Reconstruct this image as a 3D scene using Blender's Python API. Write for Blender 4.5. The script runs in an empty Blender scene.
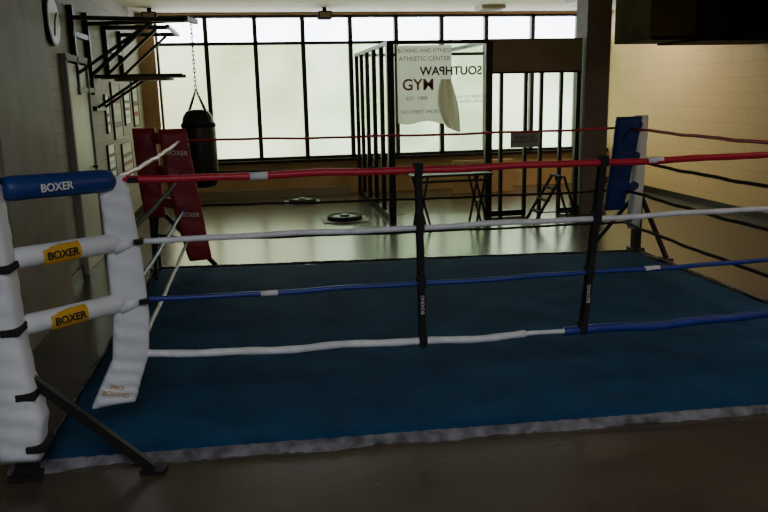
import bpy, bmesh, math, random
from mathutils import Vector, Matrix
random.seed(4)
S=bpy.context.scene
# ------------------------------------------------------------ helpers
def link(o,parent=None):
    bpy.context.collection.objects.link(o)
    if parent is not None: o.parent=parent
    return o
def empty(name,loc=(0,0,0)):
    e=bpy.data.objects.new(name,None); e.empty_display_size=.1
    bpy.context.collection.objects.link(e)
    return e
def mat(name,col,rough=.6,metal=0,noise=0,nscale=8,bump=0,bscale=60,spec=.5,col2=None,detail=6):
    m=bpy.data.materials.new(name); m.use_nodes=True
    nt=m.node_tree; b=nt.nodes["Principled BSDF"]
    b.inputs["Base Color"].default_value=(*col,1); b.inputs["Roughness"].default_value=rough
    b.inputs["Metallic"].default_value=metal; b.inputs["Specular IOR Level"].default_value=spec
    tc=nt.nodes.new("ShaderNodeTexCoord")
    if noise or col2:
        n=nt.nodes.new("ShaderNodeTexNoise"); n.inputs["Scale"].default_value=nscale; n.inputs["Detail"].default_value=detail
        nt.links.new(tc.outputs["Object"],n.inputs["Vector"])
        cr=nt.nodes.new("ShaderNodeValToRGB"); cr.color_ramp.elements[0].position=.35; cr.color_ramp.elements[1].position=.65
        c1=col; c2=col2 if col2 else tuple(min(1,c*(1+noise)) for c in col)
        if not col2: c1=tuple(c*(1-noise) for c in col)
        cr.color_ramp.elements[0].color=(*c1,1); cr.color_ramp.elements[1].color=(*c2,1)
        nt.links.new(n.outputs["Fac"],cr.inputs["Fac"]); nt.links.new(cr.outputs["Color"],b.inputs["Base Color"])
    if bump:
        n2=nt.nodes.new("ShaderNodeTexNoise"); n2.inputs["Scale"].default_value=bscale
        nt.links.new(tc.outputs["Object"],n2.inputs["Vector"])
        bp=nt.nodes.new("ShaderNodeBump"); bp.inputs["Strength"].default_value=bump; bp.inputs["Distance"].default_value=.01
        nt.links.new(n2.outputs["Fac"],bp.inputs["Height"]); nt.links.new(bp.outputs["Normal"],b.inputs["Normal"])
    return m
def brickmat(name,c1,c2,mort,axis,rough=.7,bw=.4,bh=.2):
    m=mat(name,c1,rough); nt=m.node_tree; b=nt.nodes["Principled BSDF"]
    tc=nt.nodes.new("ShaderNodeTexCoord"); sp=nt.nodes.new("ShaderNodeSeparateXYZ"); cb=nt.nodes.new("ShaderNodeCombineXYZ")
    nt.links.new(tc.outputs["Object"],sp.inputs[0]); nt.links.new(sp.outputs[axis],cb.inputs[0]); nt.links.new(sp.outputs["Z"],cb.inputs[1])
    br=nt.nodes.new("ShaderNodeTexBrick"); nt.links.new(cb.outputs[0],br.inputs["Vector"])
    br.inputs["Scale"].default_value=1; br.inputs["Brick Width"].default_value=bw; br.inputs["Row Height"].default_value=bh
    br.inputs["Mortar Size"].default_value=.006
    br.inputs["Color1"].default_value=(*c1,1); br.inputs["Color2"].default_value=(*c2,1); br.inputs["Mortar"].default_value=(*mort,1)
    nt.links.new(br.outputs["Color"],b.inputs["Base Color"])
    bp=nt.nodes.new("ShaderNodeBump"); bp.inputs["Strength"].default_value=.2; bp.inputs["Distance"].default_value=.01; bp.invert=True
    nt.links.new(br.outputs["Fac"],bp.inputs["Height"]); nt.links.new(bp.outputs["Normal"],b.inputs["Normal"])
    return m
def fin(bm,name,m,parent=None,smooth=False):
    bmesh.ops.recalc_face_normals(bm,faces=bm.faces)
    me=bpy.data.meshes.new(name); bm.to_mesh(me); bm.free()
    if m: me.materials.append(m)
    if smooth:
        for p in me.polygons: p.use_smooth=True
    return link(bpy.data.objects.new(name,me),parent)
def addbox(bm,lo,hi,M=None):
    c=[(a+b)/2 for a,b in zip(lo,hi)]; s=[abs(b-a) for a,b in zip(lo,hi)]
    T=Matrix.Translation(c)@Matrix.Diagonal((*s,1))
    if M: T=M@T
    return bmesh.ops.create_cube(bm,size=1,matrix=T)
def box(name,lo,hi,m,parent=None,bev=0):
    bm=bmesh.new(); addbox(bm,lo,hi)
    if bev: bmesh.ops.bevel(bm,geom=bm.edges[:],offset=bev,segments=3,affect='EDGES',profile=.5)
    return fin(bm,name,m,parent,False)
def addbar(bm,a,b,w,h,up=Vector((0,0,1))):
    a=Vector(a); b=Vector(b); d=(b-a); L=d.length; z=d.normalized()
    if abs(z.dot(up))>.98: up=Vector((0,1,0))
    x=up.cross(z).normalized(); y=z.cross(x)
    M=Matrix.Translation((a+b)/2)@Matrix((x,y,z)).transposed().to_4x4()@Matrix.Diagonal((w,h,L,1))
    bmesh.ops.create_cube(bm,size=1,matrix=M)
def bars(name,segs,m,parent=None):
    bm=bmesh.new()
    for s in segs: addbar(bm,*s)
    return fin(bm,name,m,parent)
def sweep(name,pts,rad,m,parent=None,seg=14,caps=True,flat=1.0,up=None):
    pts=[Vector(p) for p in pts]; n=len(pts)
    if not isinstance(rad,(list,tuple)): rad=[rad]*n
    bm=bmesh.new(); rings=[]
    for i,p in enumerate(pts):
        t=(pts[min(i+1,n-1)]-pts[max(i-1,0)]).normalized()
        ref=Vector(up) if up else (Vector((0,0,1)) if abs(t.z)<.9 else Vector((0,1,0)))
        x=ref.cross(t).normalized(); y=t.cross(x)
        rings.append([bm.verts.new(p+x*math.cos(2*math.pi*k/seg)*rad[i]+y*math.sin(2*math.pi*k/seg)*rad[i]*flat) for k in range(seg)])
    for a,b in zip(rings,rings[1:]):
        for k in range(seg): bm.faces.new((a[k],a[(k+1)%seg],b[(k+1)%seg],b[k]))
    if caps: bm.faces.new(rings[0][::-1]); bm.faces.new(rings[-1])
    return fin(bm,name,m,parent,True)
def lathe(name,prof,m,loc,parent=None,seg=32):
    bm=bmesh.new(); rings=[]
    for r,z in prof: rings.append([bm.verts.new((loc[0]+r*math.cos(2*math.pi*k/seg),loc[1]+r*math.sin(2*math.pi*k/seg),loc[2]+z)) for k in range(seg)])
    for a,b in zip(rings,rings[1:]):
        for k in range(seg): bm.faces.new((a[k],a[(k+1)%seg],b[(k+1)%seg],b[k]))
    bm.faces.new(rings[0]); bm.faces.new(rings[-1])
    return fin(bm,name,m,parent,True)
def text(name,s,size,M,m,parent=None,ext=.001,bold=0):
    c=bpy.data.curves.new(name,'FONT'); c.body=s; c.size=size; c.extrude=ext; c.offset=bold; c.align_x='CENTER'; c.align_y='CENTER'
    c.materials.append(m); o=bpy.data.objects.new(name,c); o.matrix_world=M; link(o)
    if parent is not None: o.parent=parent
    return o
def face(loc,nrm,roll=0):
    z=Vector(nrm).normalized(); up=Vector((0,0,1)); x=up.cross(z).normalized(); y=z.cross(x)
    return Matrix.Translation(loc)@Matrix((x,y,z)).transposed().to_4x4()@Matrix.Rotation(roll,4,'Z')
def pad(name,prof,thick,m,parent,nrm=(0,-1,0),axis=(1,0,0),lump=.006):
    A=Vector(axis).normalized(); N=Vector(nrm).normalized(); bm=bmesh.new(); rings=[]; K=20
    P=[]
    for i in range(len(prof)-1):
        for j in range(8):
            t=j/8; P.append((Vector(prof[i][0]).lerp(Vector(prof[i+1][0]),t),prof[i][1]*(1-t)+prof[i+1][1]*t))
    P.append((Vector(prof[-1][0]),prof[-1][1]))
    n=len(P)
    for i,(c,w) in enumerate(P):
        e=min(i,n-1-i); sc=[.72,.92,1][min(e,2)]; r=[]
        for k in range(K):
            a=2*math.pi*k/K; ca,sa=math.cos(a),math.sin(a)
            px=math.copysign(abs(ca)**.45,ca)*w/2; py=math.copysign(abs(sa)**.6,sa)*thick/2*sc
            l=lump*math.sin(i*1.7+k*.9)+random.uniform(-lump,lump)*.3
            r.append(bm.verts.new(c+A*px*(.97 if e==0 else 1)+N*(py+l)))
        rings.append(r)
    for a,b in zip(rings,rings[1:]):
        for k in range(K): bm.faces.new((a[k],a[(k+1)%K],b[(k+1)%K],b[k]))
    bm.faces.new(rings[0]); bm.faces.new(rings[-1])
    return fin(bm,name,m,parent,True)

# ------------------------------------------------------------ materials
M_floor=mat("polished_concrete",(.060,.047,.034),.22,0,.22,1.6,.05,9,spec=.75)
M_ceil=mat("ceiling_paint",(.62,.55,.42),.8,0,.06,3)
M_left=brickmat("painted_block_grey",(.30,.265,.22),(.27,.24,.2),(.2,.175,.14),"Y")
M_right=brickmat("tan_block",(.62,.41,.185),(.585,.385,.17),(.52,.34,.15),"Y")
M_back=mat("back_wall_paint",(.46,.29,.13),.6,0,.1,3)
M_pil=mat("pilaster_paint",(.26,.24,.22),.7,0,.12,3)
M_col=mat("column_paint",(.17,.145,.13),.7,0,.15,3)
M_frame=mat("dark_bronze_aluminium",(.018,.013,.01),.45,.5)
M_black=mat("black_steel",(.012,.012,.013),.5,.2)
M_blackc=mat("black_webbing",(.012,.012,.014),.8,spec=.3)
M_canvas=mat("blue_canvas",(.005,.035,.098),.9,0,0,2.6,.6,45,col2=(.008,.060,.145),spec=.15,detail=9)
M_edge=mat("canvas_edge_tape",(.12,.12,.14),.85,0,.5,14,.5,30)
M_red=mat("red_rope_vinyl",(.42,.01,.035),.4,0,.1,20)
M_rope_w=mat("white_rope_vinyl",(.62,.64,.71),.45,0,.12,12)
M_rope_b=mat("blue_rope_vinyl",(.015,.035,.25),.4,0,.15,12)
M_wvinyl=mat("white_vinyl",(.60,.63,.70),.42,0,.06,7,.25,12)
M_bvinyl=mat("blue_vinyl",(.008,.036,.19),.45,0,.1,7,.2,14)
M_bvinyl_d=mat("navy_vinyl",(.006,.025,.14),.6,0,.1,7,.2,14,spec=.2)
M_rvinyl=mat("red_vinyl",(.26,.012,.03),.45,0,.1,7,.2,14)
M_yel=mat("yellow_label",(.55,.30,.02),.5)
M_ink=mat("label_ink",(.01,.01,.012),.6)
M_wpaint=mat("white_print",(.6,.61,.65),.5)
M_bag=mat("black_leather",(.01,.01,.011),.42,0,.1,7,.2,30)
M_wood=mat("wood_slat",(.12,.075,.04),.5,0,.2,8)
M_paper=mat("paper",(.55,.53,.47),.8,0,.05,5)
M_grey=mat("grey_plate",(.3,.33,.34),.5)
M_head=mat("header_panel",(.26,.2,.13),.6,0,.1,3)
M_redink=mat("faded_red_ink",(.3,.06,.05),.7)
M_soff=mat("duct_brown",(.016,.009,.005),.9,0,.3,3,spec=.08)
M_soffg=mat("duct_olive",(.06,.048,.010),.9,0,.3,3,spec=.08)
M_door=mat("door_paint",(.42,.38,.33),.5)
def cloth(name,col,fac):
    m=mat(name,col,.7,0,.06,5); nt=m.node_tree; b=nt.nodes["Principled BSDF"]; tr=nt.nodes.new("ShaderNodeBsdfTranslucent"); tr.inputs[0].default_value=(*col,1)
    mx=nt.nodes.new("ShaderNodeMixShader"); mx.inputs[0].default_value=fac; out=nt.nodes["Material Output"]
    nt.links.new(b.outputs[0],mx.inputs[1]); nt.links.new(tr.outputs[0],mx.inputs[2]); nt.links.new(mx.outputs[0],out.inputs[0]); return m
M_banner=cloth("banner_vinyl",(.94,.93,.88),.8)
M_towel=cloth("towel_cloth",(.6,.56,.46),.6)
def glass(name,c1,c2,gloss=.05,sc=.6):
    m=bpy.data.materials.new(name); m.use_nodes=True; nt=m.node_tree; nt.nodes.clear()
    o=nt.nodes.new("ShaderNodeOutputMaterial"); t=nt.nodes.new("ShaderNodeBsdfTransparent"); g=nt.nodes.new("ShaderNodeBsdfGlossy")
    g.inputs["Roughness"].default_value=.05; mx=nt.nodes.new("ShaderNodeMixShader"); mx.inputs[0].default_value=gloss
    tc=nt.nodes.new("ShaderNodeTexCoord"); n=nt.nodes.new("ShaderNodeTexNoise"); n.inputs["Scale"].default_value=sc; n.inputs["Detail"].default_value=1
    cr=nt.nodes.new("ShaderNodeValToRGB"); cr.color_ramp.elements[0].position=.35; cr.color_ramp.elements[1].position=.65
    cr.color_ramp.elements[0].color=(*c1,1); cr.color_ramp.elements[1].color=(*c2,1)
    nt.links.new(tc.outputs["Object"],n.inputs["Vector"]); nt.links.new(n.outputs["Fac"],cr.inputs["Fac"]); nt.links.new(cr.outputs["Color"],t.inputs["Color"])
    nt.links.new(t.outputs[0],mx.inputs[1]); nt.links.new(g.outputs[0],mx.inputs[2]); nt.links.new(mx.outputs[0],o.inputs[0])
    return m
G_main=glass("hazy_glass",(.44,.50,.38),(.58,.63,.52),.04,.9)
G_left=glass("hazy_glass_warm",(.42,.43,.31),(.52,.55,.43),.04,.9)
G_top=glass("clear_glass",(.92,.95,1),(.97,.98,1),.03)
G_vest=glass("vestibule_glass",(.88,.9,.86),(.93,.95,.91),.06)

# ------------------------------------------------------------ room
XL,XR,YB,YF,ZC=-1.75,6.4,13.0,-3.0,3.04
box("floor",(XL-.2,YF-.2,-.1),(XR+.2,YB+.2,0),M_floor)
box("ceiling",(XL-.2,YF-.2,ZC),(XR+.2,YB+.2,ZC+.15),M_ceil)
box("wall_left",(XL-.2,YF-.2,0),(XL,YB+.2,ZC),M_left)
box("wall_right",(XR,YF-.2,0),(XR+.2,YB+.2,ZC),M_right)
box("wall_front",(XL,YF-.2,0),(XR,YF,ZC),M_left)
bm=bmesh.new()
addbox(bm,(XL,YB,0),(XR,YB+.2,.6)); addbox(bm,(XL,YB,.6),(-1.5,YB+.2,ZC)); addbox(bm,(-1.5,YB,3.0),(XR,YB+.2,ZC))
fin(bm,"wall_back",M_back)
box("trim_sill",(-1.6,YB-.1,.57),(XR,YB,.62),M_frame)
box("trim_ledge",(XL,YB-.22,0),(1.6,YB,.14),M_head)
box("wall_pilaster",(XL,5.2,0),(-1.6,6.6,ZC),M_pil)
box("baseboard_left",(XL,6.6,0),(XL+.02,YB,.1),M_frame)
box("baseboard_right",(XR-.02,YF,0),(XR,YB,.1),M_frame)
mull=[-1.48,-.68,.12,.91,1.71,2.5,3.3,4.1,4.95,5.8,6.38]
for i in range(len(mull)-1):
    w=empty("window_%d"%(i+1)); a,c=mull[i],mull[i+1]; s=[]
    for X in (a+.018,c-.018): s.append(((X,YB+.06,.6),(X,YB+.06,3.0),.036,.1))
    for Z in (.64,2.55,2.98): s.append(((a,YB+.06,Z),(c,YB+.06,Z),.1 ,.05))
    bars("frame",s,M_frame,w)
    box("pane_lower",(a+.03,YB+.07,.66),(c-.03,YB+.075,2.53),G_left if i<3 else G_main,w)
    box("pane_upper",(a+.03,YB+.07,2.57),(c-.03,YB+.075,2.96),G_top,w)
bm=bmesh.new(); addbox(bm,(4.42,9.65,0),(4.76,10.0,ZC)); addbox(bm,(4.40,9.63,0),(4.78,10.02,.12)); fin(bm,"column",M_col)

# ------------------------------------------------------------ vestibule
v=empty("glass_vestibule"); s=[]
Y0=9.75; T=2.33
for X,w_ in ((1.78,.09),(3.10,.09)): s.append(((X,Y0,0),(X,Y0,T),w_,.09))
for X in (3.28,3.62,3.84,4.12): s.append(((X,Y0,0),(X,Y0,1.95),.045,.05))
s.append(((4.36,Y0,0),(4.36,Y0,T),.06,.06))
for Y in (10.4,11.05,11.7,12.3,12.85): s.append(((1.78,Y,0),(1.78,Y,T),.06,.06))
s+= [((1.74,Y0,T),(4.37,Y0,T),.06,.05),((1.78,Y0,T),(1.78,12.9,T),.06,.05),((1.78,Y0,.05),(1.78,12.9,.05),.05,.08),
     ((3.1,Y0,.05),(3.62,Y0,.05),.05,.08),((4.12,Y0,.05),(4.36,Y0,.05),.05,.08),
     ((3.1,Y0,1.93),(4.36,Y0,1.93),.05,.03),((3.1,Y0,T),(3.1,12.9,T),.05,.05),((1.78,12.88,T),(4.33,12.88,T),.05,.05)]
bars("frame",s,M_frame,v)
box("header_panel",(3.1,Y0-.04,1.94),(4.39,Y0+.03,T+.03),M_head,v)
box("knee_panel",(3.3,12.3,.0),(4.36,12.35,.55),M_back,v)
box("glass_front",(1.84,Y0,.08),(3.05,Y0+.008,2.28),G_vest,v)
for k,(a,c) in enumerate(((9.8,10.36),(10.44,11.01),(11.09,11.66),(11.74,12.26))):
    box("glass_side_%d"%k,(1.78,a,.08),(1.788,c,2.28),G_vest,v)
bn=empty("gym_banner")
def grid(name,nx,nz,fn,m,p):
    bm=bmesh.new(); g=[[bm.verts.new(fn(i/nx,j/nz)) for j in range(nz+1)] for i in range(nx+1)]
    for i in range(nx):
        for j in range(nz): bm.faces.new((g[i][j],g[i+1][j],g[i+1][j+1],g[i][j+1]))
    return fin(bm,name,m,p,True)
grid("cloth",24,20,lambda a,t:(1.87+.72*a,Y0-.035+.008*math.sin(a*18+t*6),2.29-(.98+.02*math.sin(a*9))*t),M_banner,bn)
for k,(t,sz,z,mm,xx) in enumerate((("BOXING AND FITNESS",.07,2.22,M_redink,2.23),("ATHLETIC CENTER",.08,2.12,M_redink,2.23),("SOUTHPAW",.15,1.96,M_ink,2.58),("GYM",.2,1.79,M_redink,2.14),("EST. 1989",.07,1.62,M_redink,2.12),("NO STREET SHOES",.06,1.45,M_ink,2.16))):
    text("print_%d"%k,t,sz,face((xx,Y0-.054,z),(0,-1,0))@Matrix.Diagonal((-1 if k==2 else 1,1,1,1)),mm,bn,.001,.004 if k in(2,3) else 0)
text("print_side","OPEN TO ALL\nJOIN TODAY",.06,face((2.84,Y0-.02,1.6),(0,-1,0))@Matrix.Diagonal((-1,1,1,1)),M_redink,bn)
tw=empty("hanging_towel")
def tf(a,t):
    wd=.07+.06*math.sin(t*2.9); return (2.50+(a-.5)*2*wd+.10*t*t,Y0-.09+.02*math.sin(a*15+t*2),1.86-.62*t-(.07*a if t>.95 else 0))
grid("cloth",16,18,tf,M_towel,tw)
sg=empty("door_sign"); box("plate",(3.40,Y0-.06,.94),(3.80,Y0-.045,1.15),M_grey,sg,.004)
text("lettering","PLEASE USE\nOTHER DOOR",.055,face((3.6,Y0-.062,1.05),(0,-1,0)),M_ink,sg)
ft=empty("folding_table"); box("top",(1.9,9.05,.66),(2.95,9.5,.69),M_black,ft,.005)
s=[]
for X in (2.0,2.75):
    for Y in (9.12,9.43): s.append(((X,Y,0),(X+.12,Y,.66),.025,.025)); s.append(((X+.16,Y,0),(X-.02,Y,.66),.025,.025))
    s.append(((X+.08,9.12,.3),(X+.08,9.43,.3),.02,.02))
s.append(((1.95,9.1,.6),(2.9,9.1,.6),.03,.03))
bars("legs",s,M_black,ft)
sl=empty("step_ladder"); s=[]
for Y in (9.05,9.35): s+=[((3.5,Y,0),(3.86,Y,.6),.03,.03),((4.1,Y,0),(3.9,Y,.6),.025,.025)]
for z in (.15,.3,.45,.6): s.append(((3.5+.36*z/.6,9.05,z),(3.5+.36*z/.6,9.35,z),.07,.02))
s.append(((3.59,9.05,.15),(4.05,9.05,.15),.015,.015))
bars("frame",s,M_blackc,sl)

# ------------------------------------------------------------ overhead duct
d=empty("overhead_duct"); ZD=ZC-.03
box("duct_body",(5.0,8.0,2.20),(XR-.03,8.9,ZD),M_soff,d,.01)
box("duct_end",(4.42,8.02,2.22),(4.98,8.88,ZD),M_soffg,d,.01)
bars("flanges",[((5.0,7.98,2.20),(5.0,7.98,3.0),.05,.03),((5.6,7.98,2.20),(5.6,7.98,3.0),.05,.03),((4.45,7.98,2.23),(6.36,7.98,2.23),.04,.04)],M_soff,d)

# ------------------------------------------------------------ wall things, left
door=empty("door_1"); box("slab",(XL,7.7,0),(XL+.04,8.55,2.05),M_door,door,.004)
bars("casing",[((XL+.03,7.66,0),(XL+.03,7.66,2.1),.06,.06),((XL+.03,8.59,0),(XL+.03,8.59,2.1),.06,.06),((XL+.03,7.63,2.1),(XL+.03,8.62,2.1),.06,.06)],M_pil,door)
sweep("handle",[(XL+.04,8.45,1),(XL+.09,8.45,1),(XL+.09,8.36,1)],.012,M_black,door,8)
ck=empty("wall_clock")
def disc_x(name,c,r,th,m,p):
    bm=bmesh.new(); bmesh.ops.create_cone(bm,cap_ends=True,segments=40,radius1=r,radius2=r,depth=th,matrix=Matrix.Translation(c)@Matrix.Rotation(math.pi/2,4,'Y')); return fin(bm,name,m,p)
disc_x("rim",(XL+.02,7.42,2.40),.22,.04,M_black,ck); disc_x("dial",(XL+.025,7.42,2.40),.2,.04,M_wpaint,ck)
bars("hands",[((XL+.05,7.42,2.40),(XL+.05,7.51,2.48),.01,.004),((XL+.05,7.42,2.40),(XL+.05,7.37,2.27),.01,.004)],M_ink,ck)
for k,(y0,y1,z0,z1) in enumerate(((9.62,9.86,1.3,1.75),(10.1,10.7,1.2,1.9),(11.0,11.5,1.35,1.8),(11.8,12.3,1.3,2.0),(9.5,9.95,.75,1.15),(10.5,11.3,.6,1.1))):
    p=empty("framed_poster"); box("sheet",(XL+.012,y0,z0),(XL+.016,y1,z1),M_wpaint if k%2==0 else M_paper,p)
    bars("frame",[((XL+.012,y0,z0),(XL+.012,y1,z0),.024,.024),((XL+.012,y0,z1),(XL+.012,y1,z1),.024,.024),((XL+.012,y0,z0),(XL+.012,y0,z1),.024,.024),((XL+.012,y1,z0),(XL+.012,y1,z1),.024,.024)],M_frame,p)
    for q in range(3): box("print_%d"%q,(XL+.016,y0+.06,z0+(z1-z0)*(.2+.22*q)),(XL+.018,y1-.06,z0+(z1-z0)*(.3+.22*q)),[M_redink,M_ink,M_grey][(q+k)%3],p)
BX=-.585
hb=empty("heavy_bag"); s=[]
for Y in (8.15,8.85):
    s+=[((XL+.03,Y,1.75),(XL+.03,Y,2.62),.06,.05),((XL+.03,Y,2.5),(BX,8.5,2.5),.05,.04),((XL+.03,Y,1.95),(-1.0,8.5,2.48),.035,.03)]
s+=[((XL+.03,8.1,1.8),(XL+.03,8.9,1.8),.05,.05),((XL+.03,8.1,2.35),(XL+.03,8.9,2.35),.05,.05),((BX-.04,8.3,2.5),(BX+.04,8.7,2.5),.05,.05)]
bars("wall_bracket",s,M_black,hb)
def chain(name,a,b,m,p,step=.045):
    a=Vector(a); b=Vector(b); n=int((b-a).length/step); bm=bmesh.new(); dz=(b-a).normalized()
    q=dz.to_track_quat('Z','Y').to_matrix().to_4x4()
    for i in range(n):
        c=a.lerp(b,(i+.5)/n); R=Matrix.Translation(c)@q@Matrix.Rotation(math.pi/2*(i%2),4,'Z')
        N=8; K=5; rr=[]
        for k in range(N):
            t=2*math.pi*k/N; ctr=Vector((math.cos(t)*.011,0,math.sin(t)*.03)); nr=Vector((math.cos(t),0,math.sin(t)))
            rr.append([bm.verts.new(R@(ctr+nr*.005*math.cos(2*math.pi*j/K)+Vector((0,1,0))*.005*math.sin(2*math.pi*j/K))) for j in range(K)])
        for k in range(N):
            for j in range(K): bm.faces.new((rr[k][j],rr[k][(j+1)%K],rr[(k+1)%N][(j+1)%K],rr[(k+1)%N][j]))
    return fin(bm,name,m,p)
chain("chain",(BX,8.5,1.78),(BX,8.5,2.5),M_blackc,hb)
for k in range(4):
    a=math.pi/4+k*math.pi/2
    chain("chain_leg_%d"%k,(BX+.13*math.cos(a),8.5+.13*math.sin(a),1.54),(BX,8.5,1.78),M_blackc,hb)
lathe("bag",[(.02,0),(.12,.005),(.165,.03),(.178,.09),(.184,.35),(.182,.6),(.176,.70),(.155,.78),(.12,.83),(.05,.85),(.02,.85)],M_bag,(BX,8.5,.72),hb)
lathe("bag_collar",[(.182,.66),(.188,.665),(.185,.70),(.179,.705)],M_blackc,(BX,8.5,.72),hb)
pu=empty("pull_up_bar"); s=[]
for Y in (9.9,11.0):
    s+=[((XL+.03,Y,1.95),(XL+.03,Y,2.6),.06,.05),((XL+.03,Y,2.55),(-.95,Y,2.55),.05,.05),((XL+.03,Y,2.0),(-1.1,Y,2.53),.035,.035)]
s+=[((-.95,9.75,2.55),(-.95,11.15,2.55),.04,.04),((XL+.03,9.9,2.3),(XL+.03,11,2.3),.05,.05)]
bars("frame",s,M_black,pu)
sb=empty("speed_bag_platform"); bm=bmesh.new()
bmesh.ops.create_cone(bm,cap_ends=True,segments=32,radius1=.33,radius2=.33,depth=.04,matrix=Matrix.Translation((-1.2,9.2,1.92))); fin(bm,"board",M_wood,sb)
bars("bracket",[((XL+.03,8.98,1.95),(-.75,8.98,1.95),.04,.04),((XL+.03,9.42,1.95),(-.75,9.42,1.95),.04,.04),((XL+.03,8.98,1.6),(-1.2,8.98,1.93),.03,.03),((XL+.03,9.42,1.6),(-1.2,9.42,1.93),.03,.03),((XL+.03,8.9,1.6),(XL+.03,9.5,1.6),.05,.05)],M_black,sb)

# ------------------------------------------------------------ floor items & ceiling items
def floor_disc(x,y,r):
    e=empty("weight_plate")
    lathe("rim",[(r*.75,0),(r,0),(r*1.02,.02),(r,.05),(r*.86,.055),(r*.8,.035),(r*.3,.035),(r*.28,.055),(r*.1,.055)],M_blackc,(x,y,.012),e)
    lathe("hub",[(r*.24,.05),(r*.24,.066),(r*.1,.068)],M_grey,(x,y,.012),e,24)
    lathe("face_ring",[(r*.45,.038),(r*.72,.038),(r*.72,.040),(r*.45,.040)],M_grey,(x,y,.012),e,28)
    box("rubber_mat",(x-r*1.3,y-r*1.1,0),(x+r*1.3,y+r*1.1,.012),M_pil,e,.003)
floor_disc(1.18,10.15,.24); floor_disc(.72,12.05,.22)
for X in (-1.45,1.22):
    e=empty("ceiling_speaker"); box("housing",(X-.11,12.2,2.86),(X+.11,12.45,2.98),M_soff,e,.02); box("mount",(X-.03,12.3,2.97),(X+.03,12.36,ZC),M_soff,e)
    box("grille",(X-.09,12.19,2.88),(X+.09,12.2,2.96),M_head,e)
e=empty("ceiling_vent"); box("frame",(3.7,12.0,2.98),(4.1,12.4,ZC),M_paper,e,.01)
bars("slats",[((3.74,12.05+.05*k,2.975),(4.06,12.05+.05*k,2.975),.02,.006) for k in range(7)],M_head,e)

# ------------------------------------------------------------ BOXING RING
R=empty("boxing_ring")
cor=[Vector((-1.10,3.47,0)),Vector((3.93,3.24,0)),Vector((3.93,7.12,0)),Vector((-1.05,7.62,0))]
bm=bmesh.new(); n=60; m_=48; g=[]
for i in range(n+1):
    col=[]
    for j in range(m_+1):
        a=i/n; c=j/m_; p=cor[0].lerp(cor[1],a).lerp(cor[3].lerp(cor[2],a),c)
        if j==0: p.y+=random.uniform(-.012,.012)
        e_=min(i,n-i,j,m_-j)
        z=.03+.0035*math.sin(p.x*2.1+p.y*1.3)+(.004*math.sin(p.x*9+p.y*4)*math.sin(p.y*5))
        if e_==0: z=.002
        col.append(bm.verts.new((p.x,p.y,z)))
    g.append(col)
for i in range(n):
    for j in range(m_): bm.faces.new((g[i][j],g[i+1][j],g[i+1][j+1],g[i][j+1]))
fin(bm,"canvas",M_canvas,R,True)
def edge(name,a,b,w0,w1,inw):
    a=Vector(a); b=Vector(b); d=(b-a).normalized(); nn=Vector((d.y,-d.x,0)); N=160; bm=bmesh.new(); prev=None
    for i in range(N+1):
        p=a.lerp(b,i/N); w=w0+(w1-w0)*i/N; o=w*(1+random.uniform(-.4,.4)+.4*math.sin(i*.31)); hgt=.010+random.uniform(0,.014)
        row=[bm.verts.new(p-nn*inw*(1+random.uniform(-.4,.4))+Vector((0,0,.037))),bm.verts.new(p-nn*(inw*.1)+Vector((0,0,.030+hgt*.5))),bm.verts.new(p+nn*o*.6+Vector((0,0,hgt+.004))),bm.verts.new(p+nn*o+Vector((0,0,.002)))]
        if prev:
            for k in range(3): bm.faces.new((prev[k],prev[k+1],row[k+1],row[k]))
        prev=row
    return fin(bm,name,M_edge,R,True)
edge("canvas_edge_near",(-1.22,3.48,0),(3.93,3.24,0),.034,.022,.016)
edge("canvas_edge_right",cor[1],cor[2],.03,.03,.03)
edge("canvas_edge_far",cor[2],cor[3],.02,.02,.01)
edge("canvas_edge_left",cor[3],cor[0],.02,.02,.01)
RC={"nl":Vector((-.69,3.86,0)),"nr":Vector((3.6,3.86,0)),"fr":Vector((3.68,7.0,0)),"fl":Vector((-.68,7.3,0))}
PO={"nl":Vector((-1.12,3.42,0)),"nr":Vector((4.02,3.42,0)),"fr":Vector((3.98,7.3,0)),"fl":Vector((-1.03,7.68,0))}
HZ=[1.31,1.0,.69,.36]
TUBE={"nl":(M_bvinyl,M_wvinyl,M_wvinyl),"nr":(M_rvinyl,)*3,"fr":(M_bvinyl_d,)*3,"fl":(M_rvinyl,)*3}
for k in RC:
    c=RC[k]; p=PO[k]
    bars("post_%s"%k,[(p,p+Vector((0,0,1.4)),.08,.08),(p+Vector((-.07,0,.012)),p+Vector((.07,0,.012)),.14,.02)],M_black,R)
    dn=(c-p).normalized()
    for i in range(3):
        a=p+dn*.05; a.z=HZ[i]+.02; e_=c-dn*.015; e_.z=HZ[i]
        r_=.056 if i==0 else .048
        pts=[a.lerp(e_,t) for t in (0,.03,.08,.3,.6,.9,.97,1)]
        sweep("turnbuckle_cover_%s_%d"%(k,i),pts,[r_*.7,r_*.93,r_,r_*.98,r_,r_,r_*.93,r_*.7],TUBE[k][i],R,20)
    if k!="nl":
        a=p.copy(); a.z=HZ[3]; e_=c.copy(); e_.z=HZ[3]
        sweep("turnbuckle_%s"%k,[a,a.lerp(e_,.5),e_],[.012,.022,.012],M_black,R,8)
bars("brace_nl",[((-1.08,3.41,.50),(-.55,3.33,.02),.03,.045),((-.60,3.34,.012),(-.49,3.31,.012),.06,.02)],M_black,R)
bars("brace_fl",[((-.95,7.66,.6),(-.45,7.62,.02),.03,.045),((-.5,7.62,.012),(-.36,7.6,.012),.08,.02),((-.98,7.6,.6),(-.98,7.1,.04),.03,.04)],M_black,R)
bars("brace_fr",[((3.95,7.3,.6),(3.45,7.32,.02),.03,.045),((3.98,7.25,.6),(4.02,6.75,.02),.03,.045),((4.02,6.8,.012),(4.02,6.68,.012),.08,.02)],M_black,R)
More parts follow.
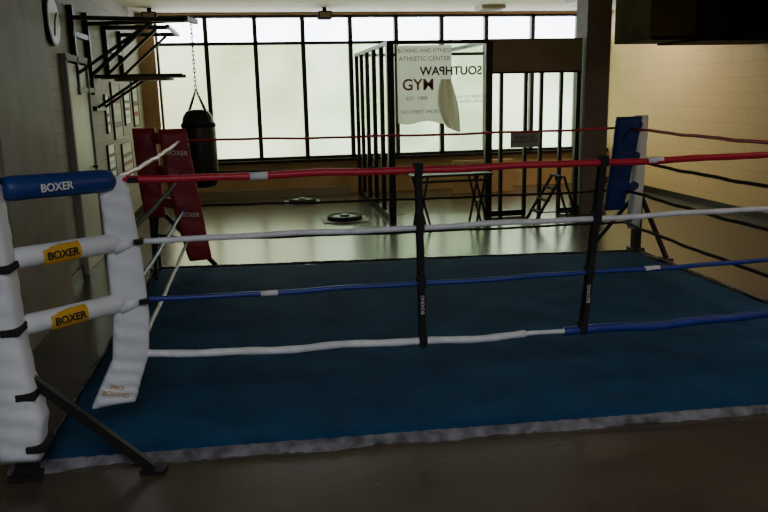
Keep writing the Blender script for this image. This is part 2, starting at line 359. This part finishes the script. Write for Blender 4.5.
bars("brace_nr",[((4.0,3.4,.6),(3.5,3.35,.04),.03,.045),((4.05,3.45,.6),(4.05,3.95,.02),.03,.045)],M_black,R)
def rope(name,a,b,m,sag,r=.015,t0=0,t1=1,wob=.003,ph=None):
    a=Vector(a); b=Vector(b); N=60; pts=[]; rr=[]
    if ph is None: ph=random.uniform(0,6)
    for i in range(N+1):
        t=t0+(t1-t0)*i/N; p=a.lerp(b,t); p.z-=sag*4*t*(1-t); p.z+=wob*math.sin(t*23+ph)+wob*.6*math.sin(t*51+ph); pts.append(p)
        rr.append(r*(1+.05*math.sin(t*140)))
    return sweep(name,pts,rr,m,R,10)
def zz(v,z): return Vector((v.x,v.y,z))
mats=[M_red,M_rope_w,M_rope_b,M_rope_w]
for i,z in enumerate(HZ):
    if i<3: rope("rope_near_%d"%i,zz(RC["nl"],z),zz(RC["nr"],z),mats[i],.01,[.019,.0155,.0135][i])
    else:
        A=zz(RC["nl"],z+.035); B=zz(RC["nr"],z)
        rope("rope_near_3a",A,B,M_rope_w,.035,.0205,0,.50,.006,1.2)
        rope("rope_near_3c",A,B,M_rope_w,.035,.013,.49,.56,.006,1.2)
        rope("rope_near_3b",A,B,M_rope_b,.035,.025,.555,1,.006,1.2)
    rope("rope_far_%d"%i,zz(RC["fl"],z),zz(RC["fr"],z),M_red if i==0 else M_blackc,.015,.012)
    rope("rope_left_%d"%i,zz(RC["nl"],z),zz(RC["fl"],z),[M_red,M_blackc,M_rope_b,M_rope_w][i],.02,.0145)
    rope("rope_right_%d"%i,zz(RC["nr"],z),zz(RC["fr"],z),[M_red,M_blackc,M_blackc,M_blackc][i],.02,.0145)
for i,(x,mm) in enumerate(((-.03,M_wpaint),(2.15,M_wpaint))):
    for j,z in ((0,1.302),(2,.682)):
        sweep("rope_label_%d_%d"%(i,j),[(x+.02*j/2,3.86,z),(x+.09+.02*j/2,3.86,z)],.0205 if j==0 else .015,mm,R,10)
def strap(name,top,bot,levels):
    top=Vector(top); bot=Vector(bot)
    e=[(top+Vector((0,-.024,.03)),bot+Vector((0,-.024,-.04)),.032,.006),(top+Vector((0,.024,.03)),bot+Vector((0,.024,-.04)),.032,.006)]
    for z in levels:
        t=(top.z-z)/(top.z-bot.z); c=top.lerp(bot,t); e.append((c+Vector((0,0,.03)),c-Vector((0,0,.03)),.044,.056))
    bars(name,[(a,b,w,h,Vector((0,1,0))) for a,b,w,h in e],M_blackc,R)
    text(name+"_print","BOXING",.028,face(top.lerp(bot,.78)+Vector((0,-.028,0)),(0,-1,0),math.pi/2),M_wpaint,R,.0005)
strap("rope_spacer_left",(.845,3.86,1.30),(.86,3.86,.36),HZ)
strap("rope_spacer_right",(1.885,3.86,1.29),(1.80,3.86,.36),HZ)
pp=[((-1.16,3.40,1.43),.15),((-1.16,3.40,1.25),.18),((-1.15,3.40,1.0),.18),((-1.15,3.40,.75),.19),((-1.13,3.40,.5),.19),((-1.11,3.40,.3),.22),((-1.13,3.40,.1),.19)]
pad("post_pad_nl",pp,.17,M_wvinyl,R,lump=.007)
for i,(x,z,w) in enumerate(((-1.15,1.0,.19),(-1.15,.72,.195),(-1.125,.42,.205),(-1.11,.17,.21))):
    box("post_strap_%d"%i,(x+w*.12,3.31,z-.017),(x+w*.53,3.46,z+.017),M_blackc,R,.006)
cp=[((-.70,3.85,1.33),.14),((-.685,3.85,1.15),.15),((-.675,3.85,.9),.17),((-.67,3.85,.6),.18),((-.69,3.84,.4),.18),((-.75,3.82,.26),.20),((-.79,3.80,.16),.22)]
pad("corner_pad_nl",cp,.06,M_wvinyl,R,nrm=(.25,-1,0),axis=(1,.25,0),lump=.006)
for z in HZ[:3]: box("pad_tie_%d"%int(z*100),(-.62,3.805,z-.012),(-.575,3.88,z+.012),M_blackc,R,.004)
text("pad_print_nl","PRO\nBOXING",.035,face((-.765,3.775,.24),(.25,-1,0),-.3),M_yel,R,.0005)
ax=(RC["nl"]-PO["nl"]).normalized(); nrm=Vector((ax.y,-ax.x,0))
for i in range(3):
    mid=(PO["nl"]*.56+RC["nl"]*.44); mid.z=HZ[i]+.008; r_=.056 if i==0 else .048
    if i:
        bm=bmesh.new(); rows=[]
        for q in range(13):
            a=math.radians(-60+120*q/12); off=nrm*math.cos(a)*(r_+.003)+Vector((0,0,1))*math.sin(a)*(r_+.003)
            rows.append([bm.verts.new(mid+ax*t+off) for t in (-.095,.095)])
        for a_,b_ in zip(rows,rows[1:]): bm.faces.new((a_[0],a_[1],b_[1],b_[0]))
        fin(bm,"label_%d"%i,M_yel,R,True)
    text("label_print_%d"%i,"BOXER",.05,face(mid+nrm*(r_+.005),nrm),M_ink if i else M_wpaint,R,.002,.001)
for z in (1.0,.69):
    sweep("cuff_%d"%int(z*100),[(-.72,3.82,z-.02),(-.60,3.86,z)],[.04,.022],M_wvinyl,R,14)
pad("corner_pad_fl",[((-.74,7.24,1.42),.25),((-.70,7.24,1.0),.27),((-.63,7.24,.5),.25),((-.57,7.24,.17),.22)],.09,M_rvinyl,R,nrm=(.3,-1,0),axis=(1,.3,0))
pad("post_pad_fl",[((-1.04,7.6,1.42),.22),((-1.02,7.6,.9),.22),((-1.0,7.6,.55),.2)],.14,M_rvinyl,R)
text("pad_print_fl","BOXER",.06,face((-.70,7.165,1.2),(.3,-1,0),-.1),M_wpaint,R,.001,.001)
text("pad_print_fl2","BOXER",.055,face((-.63,7.165,.62),(.3,-1,0),-.1),M_wpaint,R,.001,.001)
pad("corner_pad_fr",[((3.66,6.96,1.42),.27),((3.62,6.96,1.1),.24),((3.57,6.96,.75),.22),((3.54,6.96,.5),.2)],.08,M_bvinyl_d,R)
pad("post_pad_fr",[((3.93,7.22,1.42),.13),((3.92,7.22,1.0),.13),((3.9,7.22,.25),.12)],.12,M_wvinyl,R)

# ------------------------------------------------------------ added fill lights at the ceiling
def fill_lamp(x,y,w,col=(.92,.96,1)):
    e=empty("ceiling_fill"); box("housing",(x-.65,y-.65,ZC-.07),(x+.65,y+.65,ZC),M_wpaint,e,.01)  # invented fixture, housing for an added fill light
    L=bpy.data.lights.new("fill_area",'AREA'); L.shape='RECTANGLE'; L.size=1.2; L.size_y=1.2; L.energy=w; L.color=col
    o=bpy.data.objects.new("fill_area_light",L); o.location=(x,y,ZC-.075); link(o,e)
fill_lamp(-.4,.2,48); fill_lamp(2.6,-.6,48); fill_lamp(1.0,-2.0,50)  # cool fill added to lift the near ropes and pads
fill_lamp(5.6,3.6,45,(1,.84,.62)); fill_lamp(5.5,10.8,36,(1,.86,.66))  # warm fill added to brighten the right wall
P=bpy.data.lights.new("window_portal",'AREA'); P.shape='RECTANGLE'; P.size=7.9; P.size_y=2.4
P.cycles.is_portal=True
po=bpy.data.objects.new("window_daylight_portal",P); po.location=(2.45,YB+.18,1.8); po.rotation_euler=(-math.pi/2,0,0); link(po)
W=bpy.data.worlds.new("overcast"); S.world=W; W.use_nodes=True
bg=W.node_tree.nodes["Background"]; bg.inputs[0].default_value=(.95,.98,1,1); bg.inputs[1].default_value=10.5
# ------------------------------------------------------------ camera
F=747.0; H=1.7; yaw=math.radians(9.6); pit=math.radians(12.3); rho=.0225
f=Vector((math.sin(yaw)*math.cos(pit),math.cos(yaw)*math.cos(pit),-math.sin(pit)))
r0=Vector((math.cos(yaw),-math.sin(yaw),0)); u0=r0.cross(f)
r=r0*math.cos(rho)-u0*math.sin(rho); u=r.cross(f)
cam=bpy.data.objects.new("camera",bpy.data.cameras.new("camera")); link(cam)
cam.data.sensor_width=36; cam.data.lens=F*36/768
cam.matrix_world=Matrix.Translation((0,0,H))@Matrix((r,u,-f)).transposed().to_4x4()
S.camera=cam
